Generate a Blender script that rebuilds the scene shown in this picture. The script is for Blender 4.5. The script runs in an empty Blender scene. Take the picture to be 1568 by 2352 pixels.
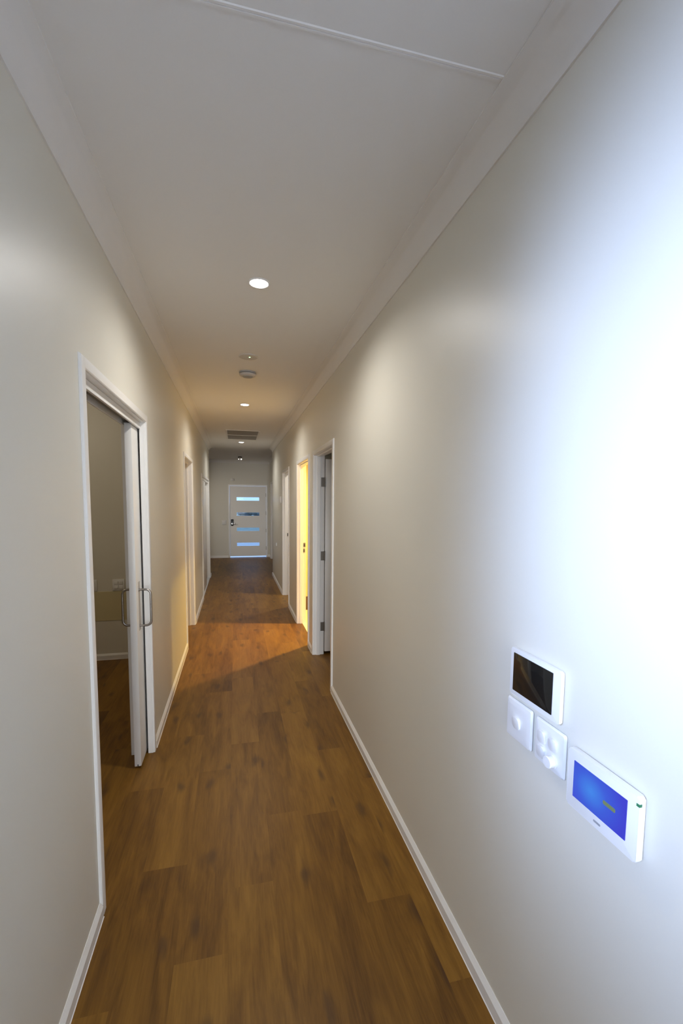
import bpy, bmesh, math, random
from mathutils import Vector, Matrix, noise

random.seed(11)
scn = bpy.context.scene
COL = scn.collection
PI = math.pi

# ------------------------------------------------------------------ measures (metres)
XL, XR = -0.527, 0.786          # faces of the two hallway walls
TL, TR = 0.130, 0.110           # their thickness
H = 2.741                       # ceiling
YS, YE = -4.0, 12.753           # far ends of the place
YLE, YRE = 9.80, 9.64           # where the hallway walls end at the entry
YL0 = 0.20                      # near end of the left wall
XF = 0.965                      # right wall of the entry
HEAD = 2.08                     # door head

# ------------------------------------------------------------------ materials
def mat(name):
    m = bpy.data.materials.new(name)
    m.use_nodes = True
    nt = m.node_tree
    b = nt.nodes['Principled BSDF']
    return m, nt, b

def N(nt, typ, **kw):
    n = nt.nodes.new(typ)
    for k, v in kw.items():
        setattr(n, k, v)
    return n

def plain(name, col, rough=0.5, metal=0.0, spec=0.5, bump=0.0, scale=80.0, vary=0.0):
    m, nt, b = mat(name)
    b.inputs['Roughness'].default_value = rough
    b.inputs['Metallic'].default_value = metal
    b.inputs['Specular IOR Level'].default_value = spec
    tc = N(nt, 'ShaderNodeTexCoord')
    nz = N(nt, 'ShaderNodeTexNoise')
    nz.inputs['Scale'].default_value = scale
    nz.inputs['Detail'].default_value = 1
    nt.links.new(tc.outputs['Object'], nz.inputs['Vector'])
    rmp = N(nt, 'ShaderNodeMapRange')
    rmp.inputs['To Min'].default_value = 1 - vary
    rmp.inputs['To Max'].default_value = 1 + vary
    nt.links.new(nz.outputs['Fac'], rmp.inputs['Value'])
    mx = N(nt, 'ShaderNodeVectorMath', operation='SCALE')
    mx.inputs[0].default_value = col
    nt.links.new(rmp.outputs['Result'], mx.inputs['Scale'])
    nt.links.new(mx.outputs['Vector'], b.inputs['Base Color'])
    if bump > 0:
        bp = N(nt, 'ShaderNodeBump')
        bp.inputs['Strength'].default_value = bump
        bp.inputs['Distance'].default_value = 0.001
        nt.links.new(nz.outputs['Fac'], bp.inputs['Height'])
        nt.links.new(bp.outputs['Normal'], b.inputs['Normal'])
    return m

M = {}
M['wall'] = plain('warm grey wall paint', (0.73, 0.704, 0.622), 0.41, scale=260, vary=0.01)
M['ceiling'] = plain('flat ceiling paint', (0.80, 0.782, 0.752), 0.75, scale=200, vary=0.01)
M['trim'] = plain('gloss white trim paint', (0.86, 0.85, 0.83), 0.28, scale=90, vary=0.01)
M['door'] = plain('satin white door paint', (0.86, 0.845, 0.815), 0.35, scale=90, vary=0.01)
M['plastic'] = plain('white plastic', (0.82, 0.82, 0.82), 0.30, scale=50, vary=0.01)
M['offwhite'] = plain('off white plastic', (0.72, 0.70, 0.67), 0.45, scale=50, vary=0.01)
M['steel'] = plain('brushed steel', (0.36, 0.33, 0.30), 0.32, metal=1.0, scale=300, vary=0.05)
M['plate'] = plain('satin metal plate', (0.55, 0.52, 0.48), 0.42, metal=0.7, scale=300, vary=0.05)
M['chrome'] = plain('polished chrome', (0.6, 0.59, 0.57), 0.16, metal=1.0, scale=50)
M['hinge'] = plain('dull hinge metal', (0.22, 0.195, 0.165), 0.42, metal=0.8, scale=200, vary=0.05)
M['black'] = plain('black plastic', (0.012, 0.012, 0.013), 0.30, scale=50)
M['darkscreen'] = plain('dark glass screen', (0.010, 0.010, 0.009), 0.08, scale=5)
M['grille'] = plain('grey grille paint', (0.30, 0.285, 0.26), 0.50, scale=80, vary=0.02)
M['discwhite'] = plain('ceiling disc plastic', (0.60, 0.575, 0.54), 0.5, scale=50)
M['alarmgrey'] = plain('alarm grey plastic', (0.36, 0.35, 0.34), 0.5, scale=50)
M['alarmwhite'] = plain('alarm aged white plastic', (0.56, 0.53, 0.50), 0.5, scale=50)
M['pocketshade'] = plain('pocket shade colour', (0.03, 0.022, 0.016), 0.9, scale=30, vary=0.2)
M['duct'] = plain('dark duct', (0.10, 0.095, 0.085), 0.8, scale=20)
M['greymark'] = plain('grey print', (0.32, 0.33, 0.36), 0.4, scale=50)
M['yellowmark'] = plain('yellow print', (0.5, 0.5, 0.1), 0.4, scale=50)
M['tile'] = plain('pale floor tile', (0.72, 0.68, 0.60), 0.35, scale=6, vary=0.04)
M['browntile'] = plain('dark brown tile', (0.10, 0.055, 0.03), 0.35, scale=12, vary=0.1)
M['yellowband'] = plain('plain pale yellow', (0.62, 0.545, 0.33), 0.45, scale=30, vary=0.02)
M['bathwall'] = plain('cream bathroom paint', (0.62, 0.53, 0.36), 0.45, scale=60, vary=0.02)
M['concrete'] = plain('pale concrete', (0.50, 0.50, 0.50), 0.8, bump=0.2, scale=9, vary=0.10)
M['lawn'] = plain('lawn', (0.26, 0.29, 0.23), 0.9, bump=0.3, scale=3, vary=0.30)
M['leaf'] = plain('shrub leaves', (0.44, 0.43, 0.44), 0.8, bump=0.3, scale=5, vary=0.40)
M['bark'] = plain('bark', (0.14, 0.10, 0.07), 0.9, bump=0.4, scale=20, vary=0.2)
M['caulk'] = plain('white caulk', (0.80, 0.79, 0.77), 0.4, scale=80)
M['alu'] = plain('bright aluminium', (0.80, 0.81, 0.83), 0.35, metal=0.6, scale=100)

def emis(name, col, strength, base=0.8):
    m, nt, b = mat(name)
    b.inputs['Base Color'].default_value = (base, base, base, 1)
    b.inputs['Emission Color'].default_value = (*col, 1)
    b.inputs['Emission Strength'].default_value = strength
    m.cycles.emission_sampling = 'NONE'
    return m
M['led'] = emis('lit lamp diffuser', (1.0, 0.98, 0.98), 14.0)
M['ledwarm'] = emis('lit warm lamp diffuser', (1.0, 0.62, 0.20), 14.0)
M['lens'] = emis('faintly emissive lens', (1.0, 0.95, 0.86), 1.3)
M['greenled'] = emis('green indicator', (0.5, 1.0, 0.38), 4.0, 0.1)
M['greentag'] = emis('green indicator tag', (0.02, 0.35, 0.16), 0.6, 0.02)

def glassmat():
    m, nt, b = mat('clear door glass')
    out = nt.nodes['Material Output']
    tr = N(nt, 'ShaderNodeBsdfTransparent')
    tr.inputs['Color'].default_value = (0.92, 0.96, 0.97, 1)
    gl = N(nt, 'ShaderNodeBsdfGlossy')
    gl.inputs['Roughness'].default_value = 0.03
    fr = N(nt, 'ShaderNodeFresnel')
    fr.inputs['IOR'].default_value = 1.45
    mx = N(nt, 'ShaderNodeMixShader')
    hf = N(nt, 'ShaderNodeMath', operation='MULTIPLY'); hf.inputs[1].default_value = 0.12
    nt.links.new(fr.outputs[0], hf.inputs[0]); nt.links.new(hf.outputs[0], mx.inputs[0])
    nt.links.new(tr.outputs[0], mx.inputs[1])
    nt.links.new(gl.outputs[0], mx.inputs[2])
    nt.links.new(mx.outputs[0], out.inputs['Surface'])
    return m
M['glass'] = glassmat()

def screenmat():
    # lit blue display: paler blue pool left of centre, deep blue towards the rim
    m, nt, b = mat('lit blue screen')
    b.inputs['Base Color'].default_value = (0.01, 0.01, 0.03, 1)
    b.inputs['Roughness'].default_value = 0.12
    tc = N(nt, 'ShaderNodeTexCoord')
    mp = N(nt, 'ShaderNodeMapping')
    mp.inputs['Location'].default_value = (-0.36, -0.36, 0)
    nt.links.new(tc.outputs['UV'], mp.inputs['Vector'])
    ln = N(nt, 'ShaderNodeVectorMath', operation='LENGTH')
    nt.links.new(mp.outputs['Vector'], ln.inputs[0])
    cr = N(nt, 'ShaderNodeValToRGB')
    e = cr.color_ramp.elements
    e[0].position, e[0].color = 0.02, (0.055, 0.26, 0.86, 1)
    e[1].position, e[1].color = 0.62, (0.045, 0.055, 0.66, 1)
    mid = cr.color_ramp.elements.new(0.30)
    mid.color = (0.045, 0.12, 0.74, 1)
    nt.links.new(ln.outputs['Value'], cr.inputs['Fac'])
    nt.links.new(cr.outputs['Color'], b.inputs['Emission Color'])
    b.inputs['Emission Strength'].default_value = 0.9
    return m
M['screen'] = screenmat()
M['caption'] = emis('olive caption on screen', (0.15, 0.23, 0.13), 0.9, 0.02)

def woodmat():
    m, nt, b = mat('oak plank floor')
    L = nt.links.new
    geo = N(nt, 'ShaderNodeTexCoord')
    tone = N(nt, 'ShaderNodeAttribute', attribute_name='tone')
    rnd = N(nt, 'ShaderNodeAttribute', attribute_name='rnd')
    sh = N(nt, 'ShaderNodeCombineXYZ')
    ml = N(nt, 'ShaderNodeMath', operation='MULTIPLY'); ml.inputs[1].default_value = 37.0
    L(rnd.outputs['Fac'], ml.inputs[0])
    L(ml.outputs[0], sh.inputs['X']); L(ml.outputs[0], sh.inputs['Y'])
    add = N(nt, 'ShaderNodeVectorMath', operation='ADD')
    L(geo.outputs['Object'], add.inputs[0]); L(sh.outputs[0], add.inputs[1])
    def stretched(sx, sy, detail, rough=0.55, dist=0.0):
        mp = N(nt, 'ShaderNodeMapping'); mp.inputs['Scale'].default_value = (sx, sy, 1)
        L(add.outputs['Vector'], mp.inputs['Vector'])
        nz = N(nt, 'ShaderNodeTexNoise'); nz.inputs['Scale'].default_value = 1
        nz.inputs['Detail'].default_value = detail; nz.inputs['Roughness'].default_value = rough
        nz.inputs['Distortion'].default_value = dist
        L(mp.outputs[0], nz.inputs['Vector'])
        return nz
    broad = stretched(11, 1.9, 4, 0.55, 0.9)
    fine = stretched(170, 7.0, 4, 0.65, 0.3)
    mid = stretched(42, 3.2, 5, 0.65, 1.4)
    # combine
    def mathn(op, a, bb):
        n = N(nt, 'ShaderNodeMath', operation=op)
        for i, v in enumerate((a, bb)):
            if isinstance(v, (int, float)): n.inputs[i].default_value = v
            else: L(v, n.inputs[i])
        return n.outputs[0]
    g = mathn('ADD', mathn('MULTIPLY', broad.outputs['Fac'], 0.52), mathn('MULTIPLY', mid.outputs['Fac'], 0.30))
    g = mathn('ADD', g, mathn('MULTIPLY', fine.outputs['Fac'], 0.18))
    g = mathn('ADD', g, mathn('MULTIPLY', mathn('SUBTRACT', tone.outputs['Fac'], 0.5), 0.30))
    cr = N(nt, 'ShaderNodeValToRGB')
    e = cr.color_ramp.elements
    e[0].position, e[0].color = 0.30, (0.092, 0.037, 0.0055, 1)
    e[1].position, e[1].color = 0.72, (0.290, 0.146, 0.0225, 1)
    md = cr.color_ramp.elements.new(0.50); md.color = (0.190, 0.088, 0.0122, 1)
    L(g, cr.inputs['Fac'])
    # knots: small dark ellipses
    mpk = N(nt, 'ShaderNodeMapping'); mpk.inputs['Scale'].default_value = (6.0, 2.2, 1)
    L(add.outputs['Vector'], mpk.inputs['Vector'])
    wob = N(nt, 'ShaderNodeTexNoise'); wob.inputs['Scale'].default_value = 3.0
    L(mpk.outputs[0], wob.inputs['Vector'])
    wadd = N(nt, 'ShaderNodeVectorMath', operation='MULTIPLY_ADD')
    wadd.inputs[1].default_value = (0.35, 0.35, 0)
    L(wob.outputs['Color'], wadd.inputs[0]); L(mpk.outputs[0], wadd.inputs[2])
    vo = N(nt, 'ShaderNodeTexVoronoi'); vo.inputs['Scale'].default_value = 1.0; vo.voronoi_dimensions = '2D'
    L(wadd.outputs[0], vo.inputs['Vector'])
    sep = N(nt, 'ShaderNodeSeparateColor'); L(vo.outputs['Color'], sep.inputs[0])
    gate = mathn('GREATER_THAN', sep.outputs[0], 0.50)
    kn = N(nt, 'ShaderNodeMapRange'); kn.interpolation_type = 'SMOOTHSTEP'
    kn.inputs['From Min'].default_value = 0.02; kn.inputs['From Max'].default_value = 0.19
    kn.inputs['To Min'].default_value = 1; kn.inputs['To Max'].default_value = 0
    L(vo.outputs['Distance'], kn.inputs['Value'])
    kf = mathn('MULTIPLY', mathn('MULTIPLY', kn.outputs[0], gate), 0.62)
    mx = N(nt, 'ShaderNodeMix', data_type='RGBA')
    mx.inputs['B'].default_value = (0.060, 0.028, 0.012, 1)
    L(kf, mx.inputs['Factor']); L(cr.outputs['Color'], mx.inputs['A'])
    L(mx.outputs['Result'], b.inputs['Base Color'])
    b.inputs['Roughness'].default_value = 0.42
    b.inputs['Specular IOR Level'].default_value = 0.25
    bp = N(nt, 'ShaderNodeBump'); bp.inputs['Strength'].default_value = 0.10; bp.inputs['Distance'].default_value = 0.001
    L(fine.outputs['Fac'], bp.inputs['Height']); L(bp.outputs['Normal'], b.inputs['Normal'])
    return m
M['wood'] = woodmat()

# ------------------------------------------------------------------ mesh helpers
def bm_new():
    return bmesh.new()

def box(bm, x0, x1, y0, y1, z0, z1, bev=0.0, seg=2):
    vs = [bm.verts.new(p) for p in ((x0,y0,z0),(x1,y0,z0),(x1,y1,z0),(x0,y1,z0),(x0,y0,z1),(x1,y0,z1),(x1,y1,z1),(x0,y1,z1))]
    fs = [bm.faces.new([vs[i] for i in f]) for f in ((3,2,1,0),(4,5,6,7),(0,1,5,4),(1,2,6,5),(2,3,7,6),(3,0,4,7))]
    if bev > 0:
        es = list({e for f in fs for e in f.edges})
        bmesh.ops.bevel(bm, geom=es, offset=bev, segments=seg, profile=0.5, affect='EDGES')
    return vs

def cyl(bm, c, axis, r0, r1, h, seg=40, bev=0.0):
    """frustum from c along axis"""
    ax = Vector(axis).normalized()
    q = Vector((0, 0, 1)).rotation_difference(ax).to_matrix().to_4x4()
    mtx = Matrix.Translation(Vector(c) + ax * (h / 2)) @ q
    r = bmesh.ops.create_cone(bm, cap_ends=True, segments=seg, radius1=r0, radius2=r1, depth=h, matrix=mtx)
    if bev > 0:
        es = [e for e in {e for v in r['verts'] for e in v.link_edges} if e.calc_face_angle(0) > 0.9]
        bmesh.ops.bevel(bm, geom=es, offset=bev, segments=2, profile=0.5, affect='EDGES')

def lathe(bm, c, prof, axis='z', seg=48, sign=1):
    """revolve (r, h) profile about an axis through c"""
    rings = []
    for r, h in prof:
        ring = []
        for k in range(seg):
            a = 2 * PI * k / seg
            if axis == 'z': p = (c[0] + r*math.cos(a), c[1] + r*math.sin(a), c[2] + sign*h)
            else: p = (c[0] + sign*h, c[1] + r*math.cos(a), c[2] + r*math.sin(a))
            ring.append(bm.verts.new(p))
        rings.append(ring)
    for a, b in zip(rings, rings[1:]):
        for k in range(seg):
            bm.faces.new((a[k], a[(k+1) % seg], b[(k+1) % seg], b[k]))
    bm.faces.new(rings[0][::-1]); bm.faces.new(rings[-1])

def tube(bm, pts, r, seg=12):
    pts = [Vector(p) for p in pts]
    rings = []
    prev = None
    for i, p in enumerate(pts):
        t = (pts[min(i+1, len(pts)-1)] - pts[max(i-1, 0)]).normalized()
        if prev is None:
            n = t.orthogonal().normalized()
        else:
            n = (prev - t * prev.dot(t)).normalized()
        prev = n
        bn = t.cross(n)
        rings.append([bm.verts.new(p + (n*math.cos(2*PI*k/seg) + bn*math.sin(2*PI*k/seg)) * r) for k in range(seg)])
    for a, b in zip(rings, rings[1:]):
        for k in range(seg):
            bm.faces.new((a[k], a[(k+1) % seg], b[(k+1) % seg], b[k]))
    bm.faces.new(rings[0][::-1]); bm.faces.new(rings[-1])

def sweep(bm, path, prof, fn):
    """mitred sweep: path in 2D, profile (offset along left normal, height); fn(u, v, w) -> xyz"""
    P = [Vector(p) for p in path]
    nrm = []
    for a, b in zip(P, P[1:]):
        d = (b - a).normalized()
        nrm.append(Vector((-d.y, d.x)))
    sec = []
    for i, p in enumerate(P):
        n1 = nrm[max(i-1, 0)]; n2 = nrm[min(i, len(nrm)-1)]
        m = (n1 + n2) / (1 + n1.dot(n2))
        sec.append([bm.verts.new(fn(p.x + m.x*o, p.y + m.y*o, w)) for o, w in prof])
    k = len(prof)
    for a, b in zip(sec, sec[1:]):
        for j in range(k):
            bm.faces.new((a[j], a[(j+1) % k], b[(j+1) % k], b[j]))
    bm.faces.new(sec[0][::-1]); bm.faces.new(sec[-1])

def wloc(o):
    v = Vector((0, 0, 0))
    while o is not None:
        v += Vector(o.location); o = o.parent
    return v

def obj(name, bm, m, parent=None, origin=None, smooth=True, angle=32):
    """world-space bmesh -> object; origin sets where its own pivot sits"""
    bmesh.ops.recalc_face_normals(bm, faces=bm.faces)
    pv = Vector(origin) if origin is not None else (wloc(parent) if parent else Vector((0, 0, 0)))
    if origin is None and parent is None:
        pv = Vector((0, 0, 0))
    bmesh.ops.translate(bm, vec=-pv, verts=bm.verts)
    me = bpy.data.meshes.new(name)
    bm.to_mesh(me); bm.free()
    if smooth:
        for p in me.polygons: p.use_smooth = True
        me.set_sharp_from_angle(angle=math.radians(angle))
    ms = m if isinstance(m, (list, tuple)) else [m]
    for x in ms: me.materials.append(x)
    o = bpy.data.objects.new(name, me)
    COL.objects.link(o)
    if parent:
        o.parent = parent
        o.location = pv - wloc(parent)
    else:
        o.location = pv
    return o

def tag(o, label=None, cat=None, group=None, kind=None):
    if label: o['label'] = label
    if cat: o['category'] = cat
    if group: o['group'] = group
    if kind: o['kind'] = kind
    return o

def thing(name, loc, label, cat, group=None, kind=None):
    o = bpy.data.objects.new(name, None)
    o.empty_display_size = 0.1
    COL.objects.link(o)
    o.location = loc
    return tag(o, label, cat, group, kind)

def struct(name, bm, m, label, cat, parent=None):
    o = obj(name, bm, m, parent)
    if parent is None: tag(o, label, cat, None, 'structure')
    return o

def dup(root, loc, label=None):
    r = root.copy(); COL.objects.link(r); r.location = loc
    if label: r['label'] = label
    for ch in list(root.children):
        c = ch.copy(); COL.objects.link(c); c.parent = r
        for g in ch.children:
            d = g.copy(); COL.objects.link(d); d.parent = c
    return r

# ------------------------------------------------------------------ floor of planks
def make_floor():
    bm = bm_new()
    tone = bm.faces.layers.float.new('tone')
    rnd = bm.faces.layers.float.new('rnd')
    PW, PL, X0 = 0.1825, 1.122, 0.14
    xa, xb, ya, yb = -3.4, 3.4, YS - 0.1, YE + 0.16
    seams = {-3: 2.52, -2: 1.937, -1: 2.62, 0: 1.766, 1: 3.29, 2: 2.125, 3: 3.82, 4: 2.35}   # row -> where one end joint lies
    # row k spans X0+(k-1)*PW .. X0+k*PW
    known = {(-2, 1): 0.20, (-2, 2): 0.62, (2, 1): 0.22, (2, 2): 0.74, (0, 1): 0.56, (0, 2): 0.44, (-1, 1): 0.40,
             (1, 1): 0.38, (3, 1): 0.34, (3, 2): 0.62, (-3, 1): 0.34, (-3, 2): 0.58, (1, 2): 0.55, (-1, 2): 0.56}
    k0 = math.floor((xa - X0) / PW) + 1; k1 = math.ceil((xb - X0) / PW)
    for k in range(k0, k1 + 1):
        x0 = max(xa, X0 + (k-1)*PW); x1 = min(xb, X0 + k*PW)
        if x1 - x0 < 1e-4: continue
        s = seams.get(k, random.uniform(0, PL))
        j0 = math.floor((ya - s) / PL)
        j = j0
        base = s
        while base + j*PL < yb:
            y0 = max(ya, base + j*PL); y1 = min(yb, base + (j+1)*PL)
            if y1 - y0 > 1e-4:
                f = bm.faces.new([bm.verts.new(p) for p in ((x0,y0,0),(x1,y0,0),(x1,y1,0),(x0,y1,0))])
                # plank 1 is the one that ends at the joint nearest to the camera side, 2 the one beyond
                f[tone] = known.get((k, j + 2), min(0.9, max(0.1, random.gauss(0.5, 0.17))))
                f[rnd] = random.random()
            j += 1
    # underside
    bm.faces.new([bm.verts.new(p) for p in ((xa,ya,-0.12),(xa,yb,-0.12),(xb,yb,-0.12),(xb,ya,-0.12))])
    for (p, q) in (((xa,ya),(xb,ya)), ((xb,ya),(xb,yb)), ((xb,yb),(xa,yb)), ((xa,yb),(xa,ya))):
        bm.faces.new([bm.verts.new(v) for v in ((*p,-0.12),(*q,-0.12),(*q,0),(*p,0))])
    me = bpy.data.meshes.new('floor'); bm.to_mesh(me); bm.free()
    me.materials.append(M['wood'])
    o = bpy.data.objects.new('floor', me); COL.objects.link(o)
    return tag(o, 'brown oak plank floor running down the hallway', 'floor', None, 'structure')
make_floor()

# ------------------------------------------------------------------ ceiling
bm = bm_new(); box(bm, -3.4, 3.4, YS-0.1, YE+0.16, H, H+0.1)
struct('ceiling', bm, M['ceiling'], 'white painted hallway ceiling', 'ceiling')
bm = bm_new()
YJ = 1.1326
sweep(bm, [(XL+0.085, YJ), (XR-0.085, YJ)], [(-0.009, H), (-0.007, H-0.0024), (-0.0015, H-0.0024), (0, H-0.0004), (0.0015, H-0.0024), (0.007, H-0.0024), (0.009, H)], lambda u, v, w: (u, v, w))
struct('trim_1', bm, M['ceiling'], 'thin cover strip over the ceiling joint near the camera', 'trim')

# ------------------------------------------------------------------ walls
G = 0.02      # liner thickness round each opening
def wall_run(bm, xa, xb, y0, y1, ops):
    y = y0
    for a, b, hd in sorted(ops):
        if a - G > y: box(bm, xa, xb, y, a - G, 0, H)
        box(bm, xa, xb, a - G, b + G, hd + G, H)
        y = b + G
    if y1 > y: box(bm, xa, xb, y, y1, 0, H)

L1 = (1.80, 2.90); L2 = (5.00, 5.885); L3 = (7.52, 9.45)
R1 = (3.58, 4.463); R2 = (4.80, 5.680); R3 = (6.65, 7.485)

bm = bm_new()
xo, xi = XL - TL, XL
box(bm, xo, xi, YL0, L1[0]-G, 0, H)
box(bm, xo, xi, L1[0]-G, 3.90, HEAD+G, H)                 # over the opening and the pocket
box(bm, XL-0.031, XL, L1[1]+G, 3.90, 0, HEAD+G)           # hallway skin of the pocket
box(bm, XL-TL, XL-0.084, L1[1]+G, 3.90, 0, HEAD+G)        # side room skin of the pocket
box(bm, xo, xi, 3.90, L2[0]-G, 0, H)
box(bm, xo, xi, L2[0]-G, L2[1]+G, HEAD+G, H)
box(bm, xo, xi, L2[1]+G, L3[0]-G, 0, H)
box(bm, xo, xi, L3[0]-G, L3[1]+G, 2.0+G, H)
box(bm, xo, xi, L3[1]+G, YLE, 0, H)
struct('wall_left', bm, M['wall'], 'warm grey left hallway wall with three openings', 'wall')

bm = bm_new()
wall_run(bm, XR, XR+TR, YS, YRE, [(*R1, HEAD), (*R2, HEAD), (*R3, HEAD)])
box(bm, XR+TR, XF+0.11, YRE-0.1, YRE, 0, H)
struct('wall_right', bm, M['wall'], 'warm grey right hallway wall carrying the screens and switches', 'wall')

bm = bm_new()
FD = (-0.150, 0.862, 2.026)       # front door clear opening
box(bm, -3.0, FD[0]-G, YE, YE+0.14, 0, H); box(bm, FD[1]+G, XF+0.11, YE, YE+0.14, 0, H)
box(bm, FD[0]-G, FD[1]+G, YE, YE+0.14, FD[2]+G, H)
struct('wall_end', bm, M['wall'], 'shaded end wall around the front door', 'wall')

bm = bm_new(); wall_run(bm, XF, XF+0.11, YRE, YE, [(11.42, 12.33, HEAD)])
struct('wall_entry_right', bm, M['wall'], 'narrow strip of entry wall right of the front door', 'wall')
bm = bm_new(); box(bm, -3.1, -3.0, 9.70, YE+0.14, 0, H)
struct('wall_entry_left', bm, M['wall'], 'far left entry wall behind the closet end', 'wall')
bm = bm_new(); box(bm, -3.1, XL-TL, 9.70, 9.80, 0, H)
struct('wall_closet_end', bm, M['wall'], 'wall behind the sliding closet facing the entry', 'wall')
bm = bm_new(); box(bm, -1.35, -1.25, 7.30, 9.70, 0, H); box(bm, -3.2, XL-TL, 7.20, 7.30, 0, H)
struct('wall_closet_back', bm, M['wall'], 'back and side walls of the closet', 'wall')
bm = bm_new(); box(bm, -3.2, XL-TL, 4.769, 4.869, 0, H)
struct('wall_side_room', bm, M['wall'], 'dim far wall of the side room seen past the sliding door', 'wall')
bm = bm_new(); box(bm, -3.3, -3.2, YL0, 7.30, 0, H)
struct('wall_side_room_left', bm, M['wall'], 'outer wall of the two left rooms', 'wall')
bm = bm_new(); box(bm, -3.3, XL-TL, YL0, YL0+0.12, 0, H)
struct('wall_side_room_near', bm, M['wall'], 'near wall of the side room beside the living area', 'wall')
bm = bm_new()
box(bm, XR+TR, 3.3, 2.0, 2.1, 0, H)
struct('wall_bedroom_near', bm, M['wall'], 'near wall of the room behind the hinged door', 'wall')
bm = bm_new(); box(bm, XR+TR, 3.3, 4.60, 4.70, 0, H)
struct('wall_bathroom_near', bm, M['bathwall'], 'partition between the bedroom and the lit bathroom', 'wall')
bm = bm_new(); box(bm, XR+TR, 3.3, 6.39, 6.49, 0, H)
struct('wall_bathroom_far', bm, M['bathwall'], 'bright yellow lit far wall of the bathroom', 'wall')
bm = bm_new(); box(bm, 3.2, 3.3, 2.1, YRE-0.1, 0, H)
struct('wall_outer_right', bm, M['wall'], 'outer wall of the right hand rooms', 'wall')
bm = bm_new(); box(bm, XR+TR, 3.3, 9.44, 9.54, 0, H)
struct('wall_room_far', bm, M['wall'], 'far wall of the third right hand room', 'wall')
# living area behind the camera, with the window that lights the right wall
WX, WY0, WY1, WZ0, WZ1 = -1.55, -1.50, -0.20, 2.00, 2.58
bm = bm_new()
box(bm, WX-0.1, WX, YS, WY0, 0, H); box(bm, WX-0.1, WX, WY1, YL0, 0, H)
box(bm, WX-0.1, WX, WY0, WY1, 0, WZ0); box(bm, WX-0.1, WX, WY0, WY1, WZ1, H)
struct('wall_living_left', bm, M['wall'], 'living area wall holding the high strip window', 'wall')
BX0, BX1, BZ0, BZ1 = -1.40, 0.62, 0.05, 2.25
bm = bm_new()
box(bm, WX-0.1, BX0, YS-0.1, YS, 0, H); box(bm, BX1, XR+TR, YS-0.1, YS, 0, H)
box(bm, BX0, BX1, YS-0.1, YS, 0, BZ0); box(bm, BX0, BX1, YS-0.1, YS, BZ1, H)
struct('wall_living_back', bm, M['wall'], 'wall behind the camera with a wide glazed opening', 'wall')
w2 = thing('window_2', ((BX0+BX1)/2, YS-0.05, BZ0), 'wide glazed doors behind the camera', 'window', None, 'structure')
bm = bm_new()
for (a, b, c, d) in ((BX0, BX1, BZ0, BZ0+0.05), (BX0, BX1, BZ1-0.05, BZ1), (BX0, BX0+0.05, BZ0+0.05, BZ1-0.05), (BX1-0.05, BX1, BZ0+0.05, BZ1-0.05), ((BX0+BX1)/2-0.03, (BX0+BX1)/2+0.03, BZ0+0.05, BZ1-0.05)):
    box(bm, a, b, YS-0.08, YS-0.03, c, d)
obj('window_frame', bm, M['trim'], w2)
bm = bm_new(); box(bm, BX0+0.05, BX1-0.05, YS-0.058, YS-0.052, BZ0+0.05, BZ1-0.05)
obj('pane', bm, M['glass'], w2)
w1 = thing('window_1', (WX-0.05, (WY0+WY1)/2, WZ0), 'white framed high strip window lighting the living area', 'window', None, 'structure')
bm = bm_new()
for (a, b, c, d) in ((WY0, WY1, WZ0, WZ0+0.05), (WY0, WY1, WZ1-0.05, WZ1), (WY0, WY0+0.05, WZ0+0.05, WZ1-0.05), (WY1-0.05, WY1, WZ0+0.05, WZ1-0.05)):
    box(bm, WX-0.08, WX-0.03, a, b, c, d)
obj('window_frame', bm, M['trim'], w1)
bm = bm_new(); box(bm, WX-0.058, WX-0.052, WY0+0.05, WY1-0.05, WZ0+0.05, WZ1-0.05)
obj('pane', bm, M['glass'], w1)

# bathroom floor tiles and dark skirting tile
bm = bm_new(); box(bm, XR+0.065, XR+TR, R2[0], R2[1], 0, 0.004); box(bm, XR+TR, 3.2, 4.70, 6.39, 0, 0.004)
struct('floor_bathroom', bm, M['tile'], 'pale tiled floor of the lit bathroom', 'floor')
bm = bm_new(); box(bm, XR+TR, 3.2, 6.378, 6.39, 0.004, 0.205, 0.002)
struct('baseboard_bathroom', bm, M['browntile'], 'dark brown skirting tile at the foot of the bathroom wall', 'baseboard')

# ------------------------------------------------------------------ cornice, skirting
def cove(d=0.0885, w=0.0847, lip=0.006, n=9):
    pr = [(0, H), (0, H-d), (lip, H-d)]
    for i in range(n + 1):
        a = (PI/2) * i / n
        # concave quarter: from the wall lip to the ceiling lip
        pr.append((lip + (w-lip) * (1-math.cos(a)), H-d + (d-lip) * math.sin(a)))
    pr += [(w, H)]
    return pr
CV = cove()
def cornice(name, path, label):
    bm = bm_new(); sweep(bm, path, CV, lambda u, v, w: (u, v, w))
    return struct(name, bm, M['ceiling'], label, 'cornice')
# left normal of the path must point into the room
cornice('trim_2', [(-3.0, YLE), (XL, YLE), (XL, YL0), (WX, YL0)], 'white cove cornice along the left wall')
cornice('trim_3', [(XR, YS), (XR, YRE), (XF, YRE), (XF, YE), (-3.0, YE)], 'white cove cornice along the right wall and entry')

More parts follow.
